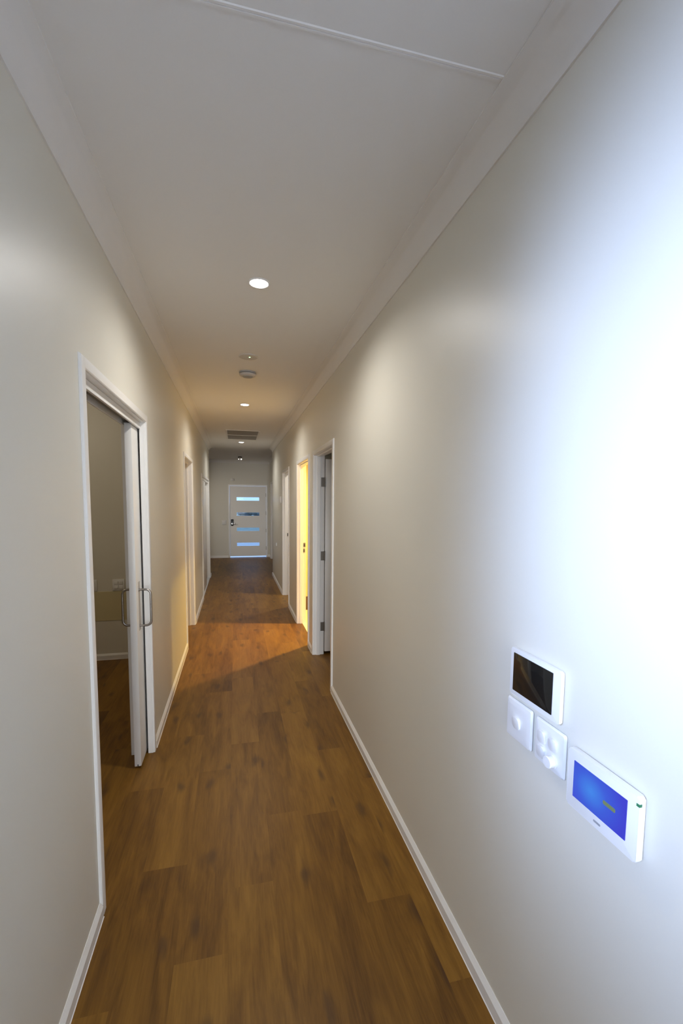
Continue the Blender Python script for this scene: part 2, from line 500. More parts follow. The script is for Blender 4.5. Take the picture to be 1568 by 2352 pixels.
SK = [(0, 0), (0, 0.061), (0.002, 0.061), (0.0105, 0.047), (0.013, 0.043), (0.013, 0.0025), (0.0155, 0)]
def skirt(name, paths, label, m='trim'):
    bm = bm_new()
    for p in paths: sweep(bm, p, SK, lambda u, v, w: (u, v, w))
    return struct(name, bm, M[m], label, 'baseboard')
AW = 0.050    # architrave outer edge beyond the clear opening
skirt('baseboard_left', [[(XL, L1[0]-AW), (XL, YL0)], [(XL, L2[0]-AW), (XL, L1[1]+AW+0.004)], [(XL, L3[0]-AW), (XL, L2[1]+AW)], [(-3.0, YLE), (XL, YLE), (XL, L3[1]+AW)]], 'white skirting board along the left wall')
skirt('baseboard_right', [[(XR, YS), (XR, R1[0]-AW)], [(XR, R1[1]+AW), (XR, R2[0]-AW)], [(XR, R2[1]+AW), (XR, R3[0]-AW)], [(XR, R3[1]+AW), (XR, YRE), (XF, YRE), (XF, 11.36)]], 'white skirting board along the right wall')
skirt('baseboard_end', [[(XF, 12.39), (XF, YE), (FD[1]+0.045, YE)], [(FD[0]-0.045, YE), (-3.0, YE)]], 'white skirting board along the end wall by the front door')
skirt('baseboard_side_room', [[(XL-TL, 4.769), (-3.2, 4.769)]], 'white skirting board in the dim side room')

# ------------------------------------------------------------------ door frames
AP = [(0, 0), (0, 0.008), (0.004, 0.011), (0.034, 0.012), (0.041, 0.010), (0.045, 0.004), (0.045, 0)]   # across, proud
def architrave(parent, side, a, b, hd, face=None):
    """U of trim round an opening on a wall parallel to y; side +1 = room lies at larger x"""
    bm = bm_new()
    x = face
    r = 0.005
    path = [(a-r, 0), (a-r, hd+r), (b+r, hd+r), (b+r, 0)]
    sweep(bm, path, AP, lambda u, v, w: (x + side*w, u, v))
    return obj('architrave', bm, M['trim'], parent)

def liner(parent, xa, xb, a, b, hd, stop=None):
    bm = bm_new()
    box(bm, xa, xb, a-G+0.001, a, 0, hd, 0.001, 1); box(bm, xa, xb, b, b+G-0.001, 0, hd, 0.001, 1)
    box(bm, xa, xb, a-G+0.001, b+G-0.001, hd, hd+G-0.001, 0.001, 1)
    if stop:
        s0, s1 = stop
        box(bm, s0, s1, a, a+0.011, 0, hd, 0.0015, 1); box(bm, s0, s1, b-0.011, b, 0, hd, 0.0015, 1)
        box(bm, s0, s1, a+0.011, b-0.011, hd-0.011, hd, 0.0015, 1)
    return obj('jamb', bm, M['trim'], parent)

def strike(parent, xc, y, zc, h=0.055, w=0.026):
    bm = bm_new()
    box(bm, xc-w/2, xc+w/2, y-0.0025, y, zc-h/2, zc+h/2, 0.004, 2)
    s = obj('strike_plate', bm, M['hinge'], parent)
    bm = bm_new(); box(bm, xc-w/5, xc+w/5, y-0.0032, y-0.0024, zc-h/4, zc+h/4)
    obj('latch_hole', bm, M['black'], s)
    return s

# --- sliding cavity door on the left
d1 = thing('door_1', (XL, L1[0], 0), 'white cavity sliding door part open on the left wall, steel pull handles', 'door', None, 'structure')
architrave(d1, 1, *L1, HEAD, XL)
bm = bm_new()
box(bm, XL-TL, XL, L1[0]-G+0.001, L1[0], 0, HEAD, 0.001, 1)
box(bm, XL-0.030, XL, L1[1], L1[1]+G-0.001, 0, HEAD, 0.001, 1)
box(bm, XL-TL, XL-0.085, L1[1], L1[1]+G-0.001, 0, HEAD, 0.001, 1)
box(bm, XL-TL, XL, L1[0]-G+0.001, L1[1]+G-0.001, HEAD, HEAD+G-0.001, 0.001, 1)
obj('jamb', bm, M['trim'], d1)
bm = bm_new()
box(bm, XL-0.035, XL-0.023, L1[0]+0.001, L1[1]-0.001, 2.042, HEAD-0.001, 0.001, 1)
box(bm, XL-0.100, XL-0.088, L1[0]+0.001, L1[1]-0.001, 2.042, HEAD-0.001, 0.001, 1)
obj('pelmet', bm, M['trim'], d1)
bm = bm_new(); box(bm, XL-0.075, XL-0.048, L1[0]+0.001, L1[1]-0.001, 2.062, HEAD-0.001)
obj('track', bm, M['hinge'], d1)
bm = bm_new()
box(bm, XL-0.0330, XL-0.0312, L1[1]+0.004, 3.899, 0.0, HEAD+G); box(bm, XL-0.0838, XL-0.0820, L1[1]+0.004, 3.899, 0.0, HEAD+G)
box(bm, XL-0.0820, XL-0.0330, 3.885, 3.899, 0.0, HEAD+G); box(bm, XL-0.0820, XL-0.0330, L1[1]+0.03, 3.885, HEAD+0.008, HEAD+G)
obj('pocket_shade_lining', bm, M['pocketshade'], d1)  # near-black lining added, puts the shade of the pocket gap into colour
PX0, PX1, PY = XL-0.079, XL-0.041, 2.745
bm = bm_new()
box(bm, PX0, PX1, PY, PY+0.90, 0.012, 2.052, 0.002, 2)
panel = obj('door_panel', bm, M['door'], d1)
bm = bm_new(); box(bm, (PX0+PX1)/2-0.0025, (PX0+PX1)/2+0.0025, PY-0.0006, PY+0.05, 0.011, 0.024)
obj('guide_slot', bm, M['black'], panel)
def pull(xf, sgn, yc, z0, z1, out):
    pts = []
    r = 0.028
    pts.append((xf, yc, z0)); pts.append((xf + sgn*(out-r), yc, z0))
    for i in range(1, 7):
        a = PI/2*i/6; pts.append((xf + sgn*(out-r+r*math.sin(a)), yc, z0+r-r*math.cos(a)))
    for i in range(0, 7):
        a = PI/2*i/6; pts.append((xf + sgn*(out-r+r*math.cos(a)), yc, z1-r+r*math.sin(a)))
    pts.append((xf, yc, z1))
    bm = bm_new(); tube(bm, pts, 0.0068, 14)
    for z in (z0, z1): cyl(bm, (xf, yc, z), (sgn, 0, 0), 0.011, 0.011, 0.004, 24)
    return bm
h1 = obj('pull_handle', pull(PX1, 1, 2.815, 0.860, 1.080, 0.066), M['steel'], panel)
h2 = obj('pull_handle', pull(PX0, -1, 2.800, 0.868, 1.085, 0.050), M['steel'], panel)
bm = bm_new(); box(bm, PX1-0.001, PX1+0.0018, 2.797, 2.842, 0.832, 1.128, 0.0008, 1)
obj('back_plate', bm, M['plate'], panel)

# --- second doorway on the left, lit by the bathroom
d2 = thing('door_2', (XL, L2[0], 0), 'white framed doorway on the left wall facing the lit bathroom', 'doorway', None, 'structure')
architrave(d2, 1, *L2, HEAD, XL)
liner(d2, XL-TL, XL, *L2, HEAD, (XL-0.085, XL-0.050))
strike(d2, XL-0.108, L2[1], 1.035); strike(d2, XL-0.108, L2[1], 0.952, 0.05, 0.02)

# --- closet with sliding doors
d3 = thing('door_3', (XL, L3[0], 0), 'white sliding closet doors at the far end of the left wall', 'closet doors', None, 'structure')
architrave(d3, 1, *L3, 2.0, XL)
bm = bm_new()
box(bm, XL-TL, XL, L3[0]-G+0.001, L3[0], 0, 2.0, 0.001, 1); box(bm, XL-TL, XL, L3[1], L3[1]+G-0.001, 0, 2.0, 0.001, 1)
box(bm, XL-TL, XL, L3[0]-G+0.001, L3[1]+G-0.001, 2.0, 2.0+G-0.001, 0.001, 1)
obj('jamb', bm, M['trim'], d3)
bm = bm_new(); box(bm, XL-0.030, XL-0.004, L3[0]+0.001, L3[1]-0.001, 1.962, 1.999, 0.001, 1); box(bm, XL-0.100, XL-0.030, L3[0]+0.001, L3[1]-0.001, 1.985, 1.999)
obj('top_track', bm, M['trim'], d3)
bm = bm_new(); box(bm, XL-0.090, XL+0.004, L3[0]+0.001, L3[1]-0.001, 0.0, 0.014, 0.003, 2)
obj('bottom_track', bm, M['alu'], d3)
bm = bm_new(); box(bm, XL-0.040, XL-0.012, L3[0]+0.004, 8.62, 0.016, 1.975, 0.004, 2)
obj('sliding_panel', bm, M['door'], d3)
bm = bm_new(); box(bm, XL-0.078, XL-0.050, 8.50, L3[1]-0.004, 0.016, 1.975, 0.004, 2)
obj('sliding_panel', bm, M['door'], d3)

# --- hinged door on the right, swung open into its room
d5 = thing('door_4', (XR, R1[0], 0), 'white hinged door standing open in the nearest doorway of the right wall', 'door', None, 'structure')
architrave(d5, -1, *R1, HEAD, XR)
liner(d5, XR, XR+TR, *R1, HEAD, (XR+0.030, XR+0.068))
bm = bm_new()
box(bm, XR+TR+0.008, XR+TR+0.848, R1[1]+0.000, R1[1]+0.036, 0.030, 2.050, 0.002, 2)
leaf = obj('door_leaf', bm, M['door'], d5)
bm = bm_new()
cyl(bm, (XR+TR+0.77, R1[1], 1.0), (0,-1,0), 0.026, 0.026, 0.008, 32); cyl(bm, (XR+TR+0.77, R1[1]-0.008, 1.0), (0,-1,0), 0.009, 0.009, 0.04, 16)
tube(bm, [(XR+TR+0.77, R1[1]-0.046, 1.0), (XR+TR+0.70, R1[1]-0.048, 1.0), (XR+TR+0.65, R1[1]-0.048, 1.0)], 0.009, 12)
obj('lever_handle', bm, M['steel'], leaf)
for zc in (1.815, 1.052, 0.302):
    bm = bm_new()
    box(bm, XR+0.074, XR+TR+0.001, R1[1]-0.0028, R1[1]-0.0002, zc-0.047, zc+0.047, 0.001, 1)
    cyl(bm, (XR+TR+0.003, R1[1]-0.006, zc-0.048), (0,0,1), 0.006, 0.006, 0.096, 16)
    obj('hinge', bm, M['hinge'], d5)

# --- bathroom doorway
d6 = thing('door_5', (XR, R2[0], 0), 'white framed doorway glowing yellow from the bathroom lamp', 'doorway', None, 'structure')
architrave(d6, -1, *R2, HEAD, XR)
liner(d6, XR, XR+TR, *R2, HEAD, (XR+0.030, XR+0.068))
strike(d6, XR+0.088, R2[1], 1.046); strike(d6, XR+0.084, R2[1], 0.972, 0.05, 0.02)

# --- third doorway
d7 = thing('door_6', (XR, R3[0], 0), 'white framed doorway on the right wall beyond the bathroom', 'doorway', None, 'structure')
architrave(d7, -1, *R3, HEAD, XR)
liner(d7, XR, XR+TR, *R3, HEAD, (XR+0.030, XR+0.068))
strike(d7, XR+0.084, R3[1], 1.045)

# --- closed side door in the entry
d8 = thing('door_7', (XF, 11.42, 0), 'sliver of white door trim on the entry wall right of the front door', 'door', None, 'structure')
architrave(d8, -1, 11.42, 12.33, HEAD, XF)
liner(d8, XF, XF+0.11, 11.42, 12.33, HEAD)
bm = bm_new(); box(bm, XF+0.03, XF+0.066, 11.423, 12.327, 0.012, HEAD-0.003, 0.002, 2)
obj('door_leaf', bm, M['door'], d8)

# --- front door
d4 = thing('door_8', ((FD[0]+FD[1])/2, YE, 0), 'pale front door with four horizontal glass slots and a dark lock', 'front door', None, 'structure')
bm = bm_new()
sweep(bm, [(FD[0]+0.002, 0), (FD[0]+0.002, FD[2]-0.002), (FD[1]-0.002, FD[2]-0.002), (FD[1]-0.002, 0)], [(0, 0), (0, 0.016), (0.036, 0.018), (0.042, 0.012), (0.042, 0)], lambda u, v, w: (u, YE - w, v))
obj('architrave', bm, M['trim'], d4)
bm = bm_new()
box(bm, FD[0]-G+0.001, FD[0], YE, YE+0.13, 0, FD[2], 0.001, 1); box(bm, FD[1], FD[1]+G-0.001, YE, YE+0.13, 0, FD[2], 0.001, 1)
box(bm, FD[0]-G+0.001, FD[1]+G-0.001, YE, YE+0.13, FD[2], FD[2]+G-0.001, 0.001, 1)
obj('jamb', bm, M['trim'], d4)
lx0, lx1, ly0, ly1 = -0.146, 0.858, YE+0.006, YE+0.046
gz = [(0.320, 0.428), (0.748, 0.856), (1.178, 1.286), (1.607, 1.715)]
gx0, gx1 = 0.034, 0.673
bm = bm_new()
box(bm, lx0, gx0, ly0, ly1, 0.036, 2.021); box(bm, gx1, lx1, ly0, ly1, 0.036, 2.021)
zz = 0.036
for a, b in gz:
    box(bm, gx0, gx1, ly0, ly1, zz, a); zz = b
box(bm, gx0, gx1, ly0, ly1, zz, 2.021)
bmesh.ops.remove_doubles(bm, verts=bm.verts, dist=1e-5)
leaf4 = obj('door_leaf', bm, M['door'], d4)
for a, b in gz:
    bm = bm_new()
    t = 0.007
    box(bm, gx0, gx1, ly0-0.003, ly1+0.003, a, a+t, 0.001, 1); box(bm, gx0, gx1, ly0-0.003, ly1+0.003, b-t, b, 0.001, 1)
    box(bm, gx0, gx0+t, ly0-0.003, ly1+0.003, a+t, b-t, 0.001, 1); box(bm, gx1-t, gx1, ly0-0.003, ly1+0.003, a+t, b-t, 0.001, 1)
    obj('glazing_bead', bm, M['trim'], leaf4)
    bm = bm_new(); box(bm, gx0+t-0.001, gx1-t+0.001, (ly0+ly1)/2-0.003, (ly0+ly1)/2+0.003, a+t-0.001, b-t+0.001)
    obj('pane', bm, M['glass'], leaf4)
for zc in (1.778, 1.263, 0.764, 0.258):
    bm = bm_new(); cyl(bm, (FD[1]-0.003, ly0-0.006, zc-0.05), (0,0,1), 0.0075, 0.0075, 0.10, 16)
    box(bm, FD[1]-0.010, FD[1]+0.002, ly0-0.004, ly0-0.001, zc-0.05, zc+0.05)
    obj('hinge', bm, M['hinge'], d4)
bm = bm_new(); box(bm, -0.121, -0.052, ly0-0.024, ly0, 0.905, 1.088, 0.010, 3)
lock = obj('lock_body', bm, M['black'], leaf4)
bm = bm_new()
cyl(bm, (-0.086, ly0-0.024, 0.965), (0,-1,0), 0.020, 0.018, 0.012, 32); cyl(bm, (-0.086, ly0-0.036, 0.965), (0,-1,0), 0.010, 0.010, 0.028, 20)
tube(bm, [(-0.092, ly0-0.060, 0.965), (-0.04, ly0-0.062, 0.968), (0.015, ly0-0.060, 0.968)], 0.011, 14)
cyl(bm, (-0.005, ly0-0.070, 0.968), (0,1,0), 0.020, 0.020, 0.012, 24, 0.003)
obj('lever_handle', bm, M['chrome'], lock)
bm = bm_new(); box(bm, FD[0], FD[1], YE+0.03, YE+0.30, -0.02, 0.006, 0.002, 1)
obj('door_sill', bm, M['alu'], d4)

# ------------------------------------------------------------------ ceiling fittings
LAMPS = [(0.132, 2.412), (0.122, 5.394), (0.129, 8.839)]
def make_downlight(x, y, lit=True):
    t = thing('recessed_downlight', (x, y, H), '', 'downlight', 'recessed downlights along the hallway ceiling')
    bm = bm_new()
    lathe(bm, (x, y, H), [(0.046, 0.0005), (0.056, 0.0005), (0.0565, 0.002), (0.054, 0.0042), (0.049, 0.0052), (0.0465, 0.004)], 'z', 48, -1)
    obj('bezel', bm, M['plastic'], t)
    if lit:
        bm = bm_new()
        lathe(bm, (x, y, H), [(0.046, 0.001), (0.046, 0.004), (0.043, 0.0062), (0.030, 0.0078), (0.012, 0.0084), (0.002, 0.0085)], 'z', 48, -1)
        obj('diffuser', bm, M['led'], t)
    return t
dl = make_downlight(*LAMPS[0])
dl['label'] = 'brightest round lit downlight, on the ceiling above the sliding door'
a = dup(dl, (*LAMPS[1], H), 'round lit downlight between the smoke alarm and the ceiling vent')
b = dup(dl, (*LAMPS[2], H), 'small lit downlight just past the ceiling vent')
# small twin headed spotlight over the entry
x, y = 0.135, 11.75
t = thing('twin_spotlight', (x, y, H), 'small dark spotlight with two heads on the entry ceiling by the front door', 'spotlight')
bm = bm_new(); lathe(bm, (x, y, H), [(0.054, 0.0), (0.054, 0.016), (0.048, 0.021), (0.002, 0.022)], 'z', 40, -1)
obj('mounting_base', bm, M['black'], t)
for dx, rr in ((-0.034, 0.017), (0.030, 0.024)):
    bm = bm_new()
    cyl(bm, (x+dx, y, H-0.045), (0, 0, 1), 0.006, 0.006, 0.022, 12)
    ax = Vector((0, -1, -0.25)).normalized()
    cyl(bm, Vector((x+dx, y+0.035, H-0.052)), ax, rr*0.8, rr, 0.065, 28, 0.003)
    hd = obj('lamp_head', bm, M['black'], t)
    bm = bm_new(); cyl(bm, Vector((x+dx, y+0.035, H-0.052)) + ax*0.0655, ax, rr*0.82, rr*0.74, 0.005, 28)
    obj('lens', bm, M['lens'], hd)  # bright lens spots drawn by weak emission

x, y = 0.112, 3.62
t = thing('ceiling_sensor', (x, y, H), 'flat round ceiling disc with a tiny green light before the smoke alarm', 'sensor')
bm = bm_new(); lathe(bm, (x, y, H), [(0.074, 0.0), (0.074, 0.003), (0.070, 0.006), (0.060, 0.0075), (0.002, 0.008)], 'z', 56, -1)
obj('cover', bm, M['discwhite'], t)
bm = bm_new(); lathe(bm, (x+0.010, y-0.012, H-0.0078), [(0.006, 0), (0.005, 0.003), (0.001, 0.004)], 'z', 20, -1)
obj('indicator_light', bm, M['greenled'], t)

x, y = 0.120, 4.06
t = thing('smoke_alarm', (x, y, H), 'round stepped smoke alarm on the ceiling past the flat disc', 'smoke alarm')
bm = bm_new(); lathe(bm, (x, y, H), [(0.074, 0), (0.075, 0.010), (0.071, 0.013), (0.050, 0.013)], 'z', 48, -1)
obj('mounting_base', bm, M['alarmgrey'], t)
bm = bm_new(); lathe(bm, (x, y, H-0.013), [(0.066, 0), (0.066, 0.004), (0.045, 0.004)], 'z', 48, -1)
obj('vent_gap', bm, M['duct'], t)
bm = bm_new(); lathe(bm, (x, y, H-0.017), [(0.073, 0), (0.073, 0.005), (0.066, 0.013), (0.052, 0.018), (0.040, 0.019)], 'z', 48, -1)
obj('alarm_body', bm, M['alarmwhite'], t)
bm = bm_new(); lathe(bm, (x, y, H-0.036), [(0.044, 0), (0.043, 0.004), (0.024, 0.006), (0.002, 0.006)], 'z', 40, -1)
obj('test_button', bm, M['alarmgrey'], t)

vx0, vx1, vy0, vy1 = -0.135, 0.405, 7.33, 8.41
t = thing('ceiling_vent', ((vx0+vx1)/2, (vy0+vy1)/2, H), 'large rectangular return air grille with two panels on the ceiling', 'vent')
bm = bm_new()
fw = 0.022
for (p, q, r, s) in ((vx0, vx1, vy0, vy0+fw), (vx0, vx1, vy1-fw, vy1), (vx0, vx0+fw, vy0+fw, vy1-fw), (vx1-fw, vx1, vy0+fw, vy1-fw), (vx0+fw, vx1-fw, (vy0+vy1)/2-0.022, (vy0+vy1)/2+0.022)):
    box(bm, p, q, r, s, H-0.010, H-0.0005, 0.002, 1)
obj('vent_frame', bm, M['offwhite'], t)
ymid = (vy0+vy1)/2
for r, s in ((vy0+fw, ymid-0.022), (ymid+0.022, vy1-fw)):
    bm = bm_new()
    n = 22
    for k in range(n):
        yc = r + (s-r)*(k+0.5)/n
        vs = box(bm, vx0+fw, vx1-fw, yc-0.009, yc+0.009, H-0.0035, H-0.0020)
        bmesh.ops.rotate(bm, cent=(0, yc, H-0.004), matrix=Matrix.Rotation(math.radians(-22), 3, 'X'), verts=vs)
    g = obj('vent_grille', bm, M['grille'], t)
    bm = bm_new(); box(bm, vx0+fw, vx1-fw, r, s, H-0.0012, H-0.0004)
    obj('duct_backing', bm, M['duct'], g)

# ------------------------------------------------------------------ fittings on the right wall
def rbox_x(bm, x0, x1, y0, y1, z0, z1, rad, bev=0.002, seg=5):
    """box with rounded corners in the y-z plane"""
    pts = []
    for (cy, cz, a0) in ((y1-rad, z1-rad, 0), (y0+rad, z1-rad, PI/2), (y0+rad, z0+rad, PI), (y1-rad, z0+rad, 1.5*PI)):
        for i in range(seg+1):
            a = a0 + PI/2*i/seg
            pts.append((cy + rad*math.cos(a), cz + rad*math.sin(a)))
    A = [bm.verts.new((x0, p, q)) for p, q in pts]; B = [bm.verts.new((x1, p, q)) for p, q in pts]
    n = len(pts)
    fs = [bm.faces.new(A), bm.faces.new(B[::-1])]
    for k in range(n): bm.faces.new((A[k], B[k], B[(k+1) % n], A[(k+1) % n]))
    if bev > 0:
        bmesh.ops.bevel(bm, geom=[e for f in fs for e in f.edges], offset=bev, segments=2, profile=0.5, affect='EDGES')
    return A + B

# black touch panel
t = thing('control_panel', (XR, 0.986, 1.07), 'white framed wall panel with a black blank screen, topmost on the right wall', 'control panel')
bm = bm_new(); rbox_x(bm, XR-0.009, XR, 0.893, 1.079, 1.079, 1.203, 0.004, 0)
obj('mounting_back', bm, M['offwhite'], t)
bm = bm_new(); rbox_x(bm, XR-0.016, XR-0.006, 0.886, 1.086, 1.073, 1.209, 0.006, 0.0025)
obj('bezel', bm, M['plastic'], t)
bm = bm_new(); rbox_x(bm, XR-0.0172, XR-0.0155, 0.913, 1.072, 1.087, 1.196, 0.0015, 0.0004)
obj('screen', bm, M['darkscreen'], t)

def plate(parent, yc, zc, w, h):
    bm = bm_new()
    # splayed cover plate: thin at the wall, broad sloping rim, flat face
    prof = [(0.001, 0.0035), (0.0, 0.0045), (0.0, 0.0060), (0.004, 0.0105), (0.016, 0.0125)]
    bb = bm_new(); rbox_x(bb, XR-0.0045, XR, yc-w/2+0.006, yc+w/2-0.006, zc-h/2+0.006, zc+h/2-0.006, 0.003, 0)
    obj('mounting_base', bb, M['offwhite'], parent)
    rings = []
    for ins, d in prof:
        rad = max(0.007 - ins*0.3, 0.003)
        ring = []
        y0, y1, z0, z1 = yc-w/2+ins, yc+w/2-ins, zc-h/2+ins, zc+h/2-ins
        for (cy, cz, a0) in ((y1-rad, z1-rad, 0), (y0+rad, z1-rad, PI/2), (y0+rad, z0+rad, PI), (y1-rad, z0+rad, 1.5*PI)):
            for i in range(6):
                a = a0 + PI/2*i/5
                ring.append(bm.verts.new((XR-d, cy+rad*math.cos(a), cz+rad*math.sin(a))))
        rings.append(ring)
    n = len(rings[0])
    for A, B in zip(rings, rings[1:]):
        for k in range(n): bm.faces.new((A[k], A[(k+1) % n], B[(k+1) % n], B[k]))
    bm.faces.new(rings[-1]); bm.faces.new(rings[0][::-1])
    return obj('cover_plate', bm, M['plastic'], parent)

def rocker(parent, yc, zc, s=0.030):
    bm = bm_new()
    vs = rbox_x(bm, XR-0.0195, XR-0.0120, yc-s/2, yc+s/2, zc-s*0.56, zc+s*0.56, s*0.34, 0)
    # tipped: top stands proud, bottom pressed in
    for v in bm.verts:
        if v.co.x < XR-0.016:
            v.co.x += 0.0045 * (0.5 - (v.co.z - (zc - s*0.56)) / (s*1.12)) + 0.0012
    bmesh.ops.bevel(bm, geom=[e for e in bm.edges if all(v.co.x < XR-0.0125 for v in e.verts)], offset=0.0012, segments=2, profile=0.5, affect='EDGES')
    return obj('rocker', bm, M['plastic'], parent)

t = thing('light_switch', (XR, 1.0485, 0.94), 'square white switch plate with a single rocker under the black screen', 'light switch', 'switch plates on the right wall')
plate(t, 1.0485, 0.998, 0.111, 0.116)
rocker(t, 1.052, 0.995, 0.031)
t = thing('light_switch', (XR, 0.9235, 0.94), 'square white switch plate with three rockers and a round dimmer knob', 'light switch', 'switch plates on the right wall')
plate(t, 0.9235, 0.996, 0.111, 0.116)
rocker(t, 0.946, 1.012); rocker(t, 0.904, 1.012); rocker(t, 0.946, 0.972)
bm = bm_new(); lathe(bm, (XR-0.012, 0.904, 0.970), [(0.0175, 0), (0.0175, 0.003), (0.0155, 0.004), (0.0150, 0.017), (0.0135, 0.019), (0.002, 0.0192)], 'x', 36, -1)
obj('dimmer_knob', bm, M['plastic'], t)

# intercom monitor
t = thing('intercom_monitor', (XR, 0.748, 0.905), 'white wall monitor with a lit blue screen, lowest on the right wall', 'intercom')
bm = bm_new(); rbox_x(bm, XR-0.008, XR, 0.665, 0.830, 0.925, 1.030, 0.004, 0)
obj('mounting_back', bm, M['offwhite'], t)
bm = bm_new(); rbox_x(bm, XR-0.0225, XR-0.007, 0.653, 0.842, 0.908, 1.047, 0.006, 0.003)
bz = obj('bezel', bm, M['plastic'], t)
bm = bm_new()
uvl = bm.loops.layers.uv.new('UVMap')
sy0, sy1, sz0, sz1 = 0.679, 0.822, 0.937, 1.024
rbox_x(bm, XR-0.0236, XR-0.0222, sy0, sy1, sz0, sz1, 0.001, 0)
for f in bm.faces:
    for lp in f.loops:
        lp[uvl].uv = ((sy1 - lp.vert.co.y)/(sy1-sy0), (lp.vert.co.z - sz0)/(sz1-sz0)*0.7)
sc = obj('screen', bm, M['screen'], t)
bm = bm_new(); rbox_x(bm, XR-0.0240, XR-0.0235, 0.705, 0.737, 0.977, 0.986, 0.003, 0)
obj('caption', bm, M['caption'], sc)
bm = bm_new(); rbox_x(bm, XR-0.0229, XR-0.0224, 0.741, 0.760, 0.9195, 0.9245, 0.002, 0)
obj('emblem', bm, M['greymark'], t)
bm = bm_new(); box(bm, XR-0.0232, XR-0.0160, 0.6522, 0.6600, 1.0265, 1.0330, 0.0008, 1)
obj('indicator_tag', bm, M['greentag'], t)

# small plates further along the right wall
def small_plate(name, y, zc, w, h, label, cat, d=0.010):
    t = thing(name, (XR, y, zc-h/2), label, cat)
    bm = bm_new(); rbox_x(bm, XR-d, XR, y-w/2, y+w/2, zc-h/2, zc+h/2, 0.006, 0.003)
    obj('cover_plate', bm, M['plastic'], t)
    bm = bm_new(); rbox_x(bm, XR-d-0.004, XR-d+0.001, y-w*0.2, y+w*0.2, zc-h*0.25, zc+h*0.25, 0.003, 0.001)
    obj('rocker', bm, M['plastic'], t)
small_plate('wall_control', 7.78, 1.640, 0.075, 0.116, 'slim white wall control beside the far right doorway', 'wall control', 0.018)
small_plate('light_switch', 8.66, 0.764, 0.075, 0.060, 'tiny white switch low on the right wall near the entry', 'light switch')

# ------------------------------------------------------------------ fittings by the front door
t = thing('light_switch', (-0.306, YE, 0.925), 'pale switch plate on the end wall left of the front door', 'light switch')
bm = bm_new(); box(bm, -0.364, -0.248, YE-0.012, YE, 0.935, 1.055, 0.004, 2); obj('cover_plate', bm, M['plastic'], t)
bm = bm_new(); box(bm, -0.340, -0.310, YE-0.018, YE-0.011, 0.975, 1.020, 0.003, 2); obj('rocker', bm, M['plastic'], t)
bm = bm_new(); box(bm, -0.302, -0.272, YE-0.018, YE-0.011, 0.975, 1.020, 0.003, 2); obj('rocker', bm, M['plastic'], t)
t = thing('door_sensor', (-0.070, YE, 2.165), 'small white sensor box on the wall above the front door', 'sensor')
bm = bm_new(); box(bm, -0.114, -0.026, YE-0.022, YE, 2.165, 2.230, 0.005, 2); obj('sensor_body', bm, M['plastic'], t)
bm = bm_new(); box(bm, -0.090, -0.050, YE-0.0235, YE-0.021, 2.185, 2.210, 0.002, 1); obj('sensor_window', bm, M['offwhite'], t)

# ------------------------------------------------------------------ side room behind the sliding door
yw = 4.769
def quad_plate(xc, label):
    t = thing('switch_plate', (xc, yw, 0.705), label, 'switch plate', 'switch plates in the side room')
    bm = bm_new(); box(bm, xc-0.056, xc+0.056, yw-0.010, yw, 0.705, 0.820, 0.004, 2)
    obj('cover_plate', bm, M['plastic'], t)
    for dx in (-0.022, 0.022):
        for dz in (-0.022, 0.022):
            bm = bm_new(); box(bm, xc+dx-0.0185, xc+dx+0.0185, yw-0.018, yw-0.009, 0.7625+dz-0.017, 0.7625+dz+0.017, 0.004, 2)
            obj('rocker', bm, M['plastic'], t)
    return t
p = quad_plate(-1.1465, 'four button switch plate in the dim side room, beside the open sliding panel')
dup(p, (-1.400, yw, 0.705), 'four button switch plate in the dim side room, half hidden by the near door frame')
bm = bm_new(); box(bm, -3.0, XL-TL-0.02, yw-0.006, yw, 0.402, 0.698, 0.001, 1)  # plain yellow box laid flat on the wall as a band
tag(obj('wall_band', bm, M['yellowband'], None, (-1.8, yw, 0.402)), 'pale yellow band on the side room wall under the switch plates', 'wall panel')

# ------------------------------------------------------------------ lamps in the rooms on the right
for nm, (x, y), mm, lab in (('ceiling_lamp', (1.66, 5.47), 'ledwarm', 'warm round lamp on the bathroom ceiling'), ('ceiling_lamp', (1.50, 7.17), 'led', 'round lamp on the ceiling of the third right room')):
    t = thing(nm, (x, y, H), lab, 'ceiling lamp')
    bm = bm_new(); lathe(bm, (x, y, H), [(0.046, 0.0005), (0.056, 0.0005), (0.0565, 0.002), (0.054, 0.0042), (0.049, 0.0052), (0.0465, 0.004)], 'z', 40, -1)
    obj('bezel', bm, M['plastic'], t)
    bm = bm_new(); lathe(bm, (x, y, H), [(0.046, 0.001), (0.046, 0.004), (0.030, 0.0078), (0.002, 0.0085)], 'z', 40, -1)
    obj('diffuser', bm, M[mm], t)

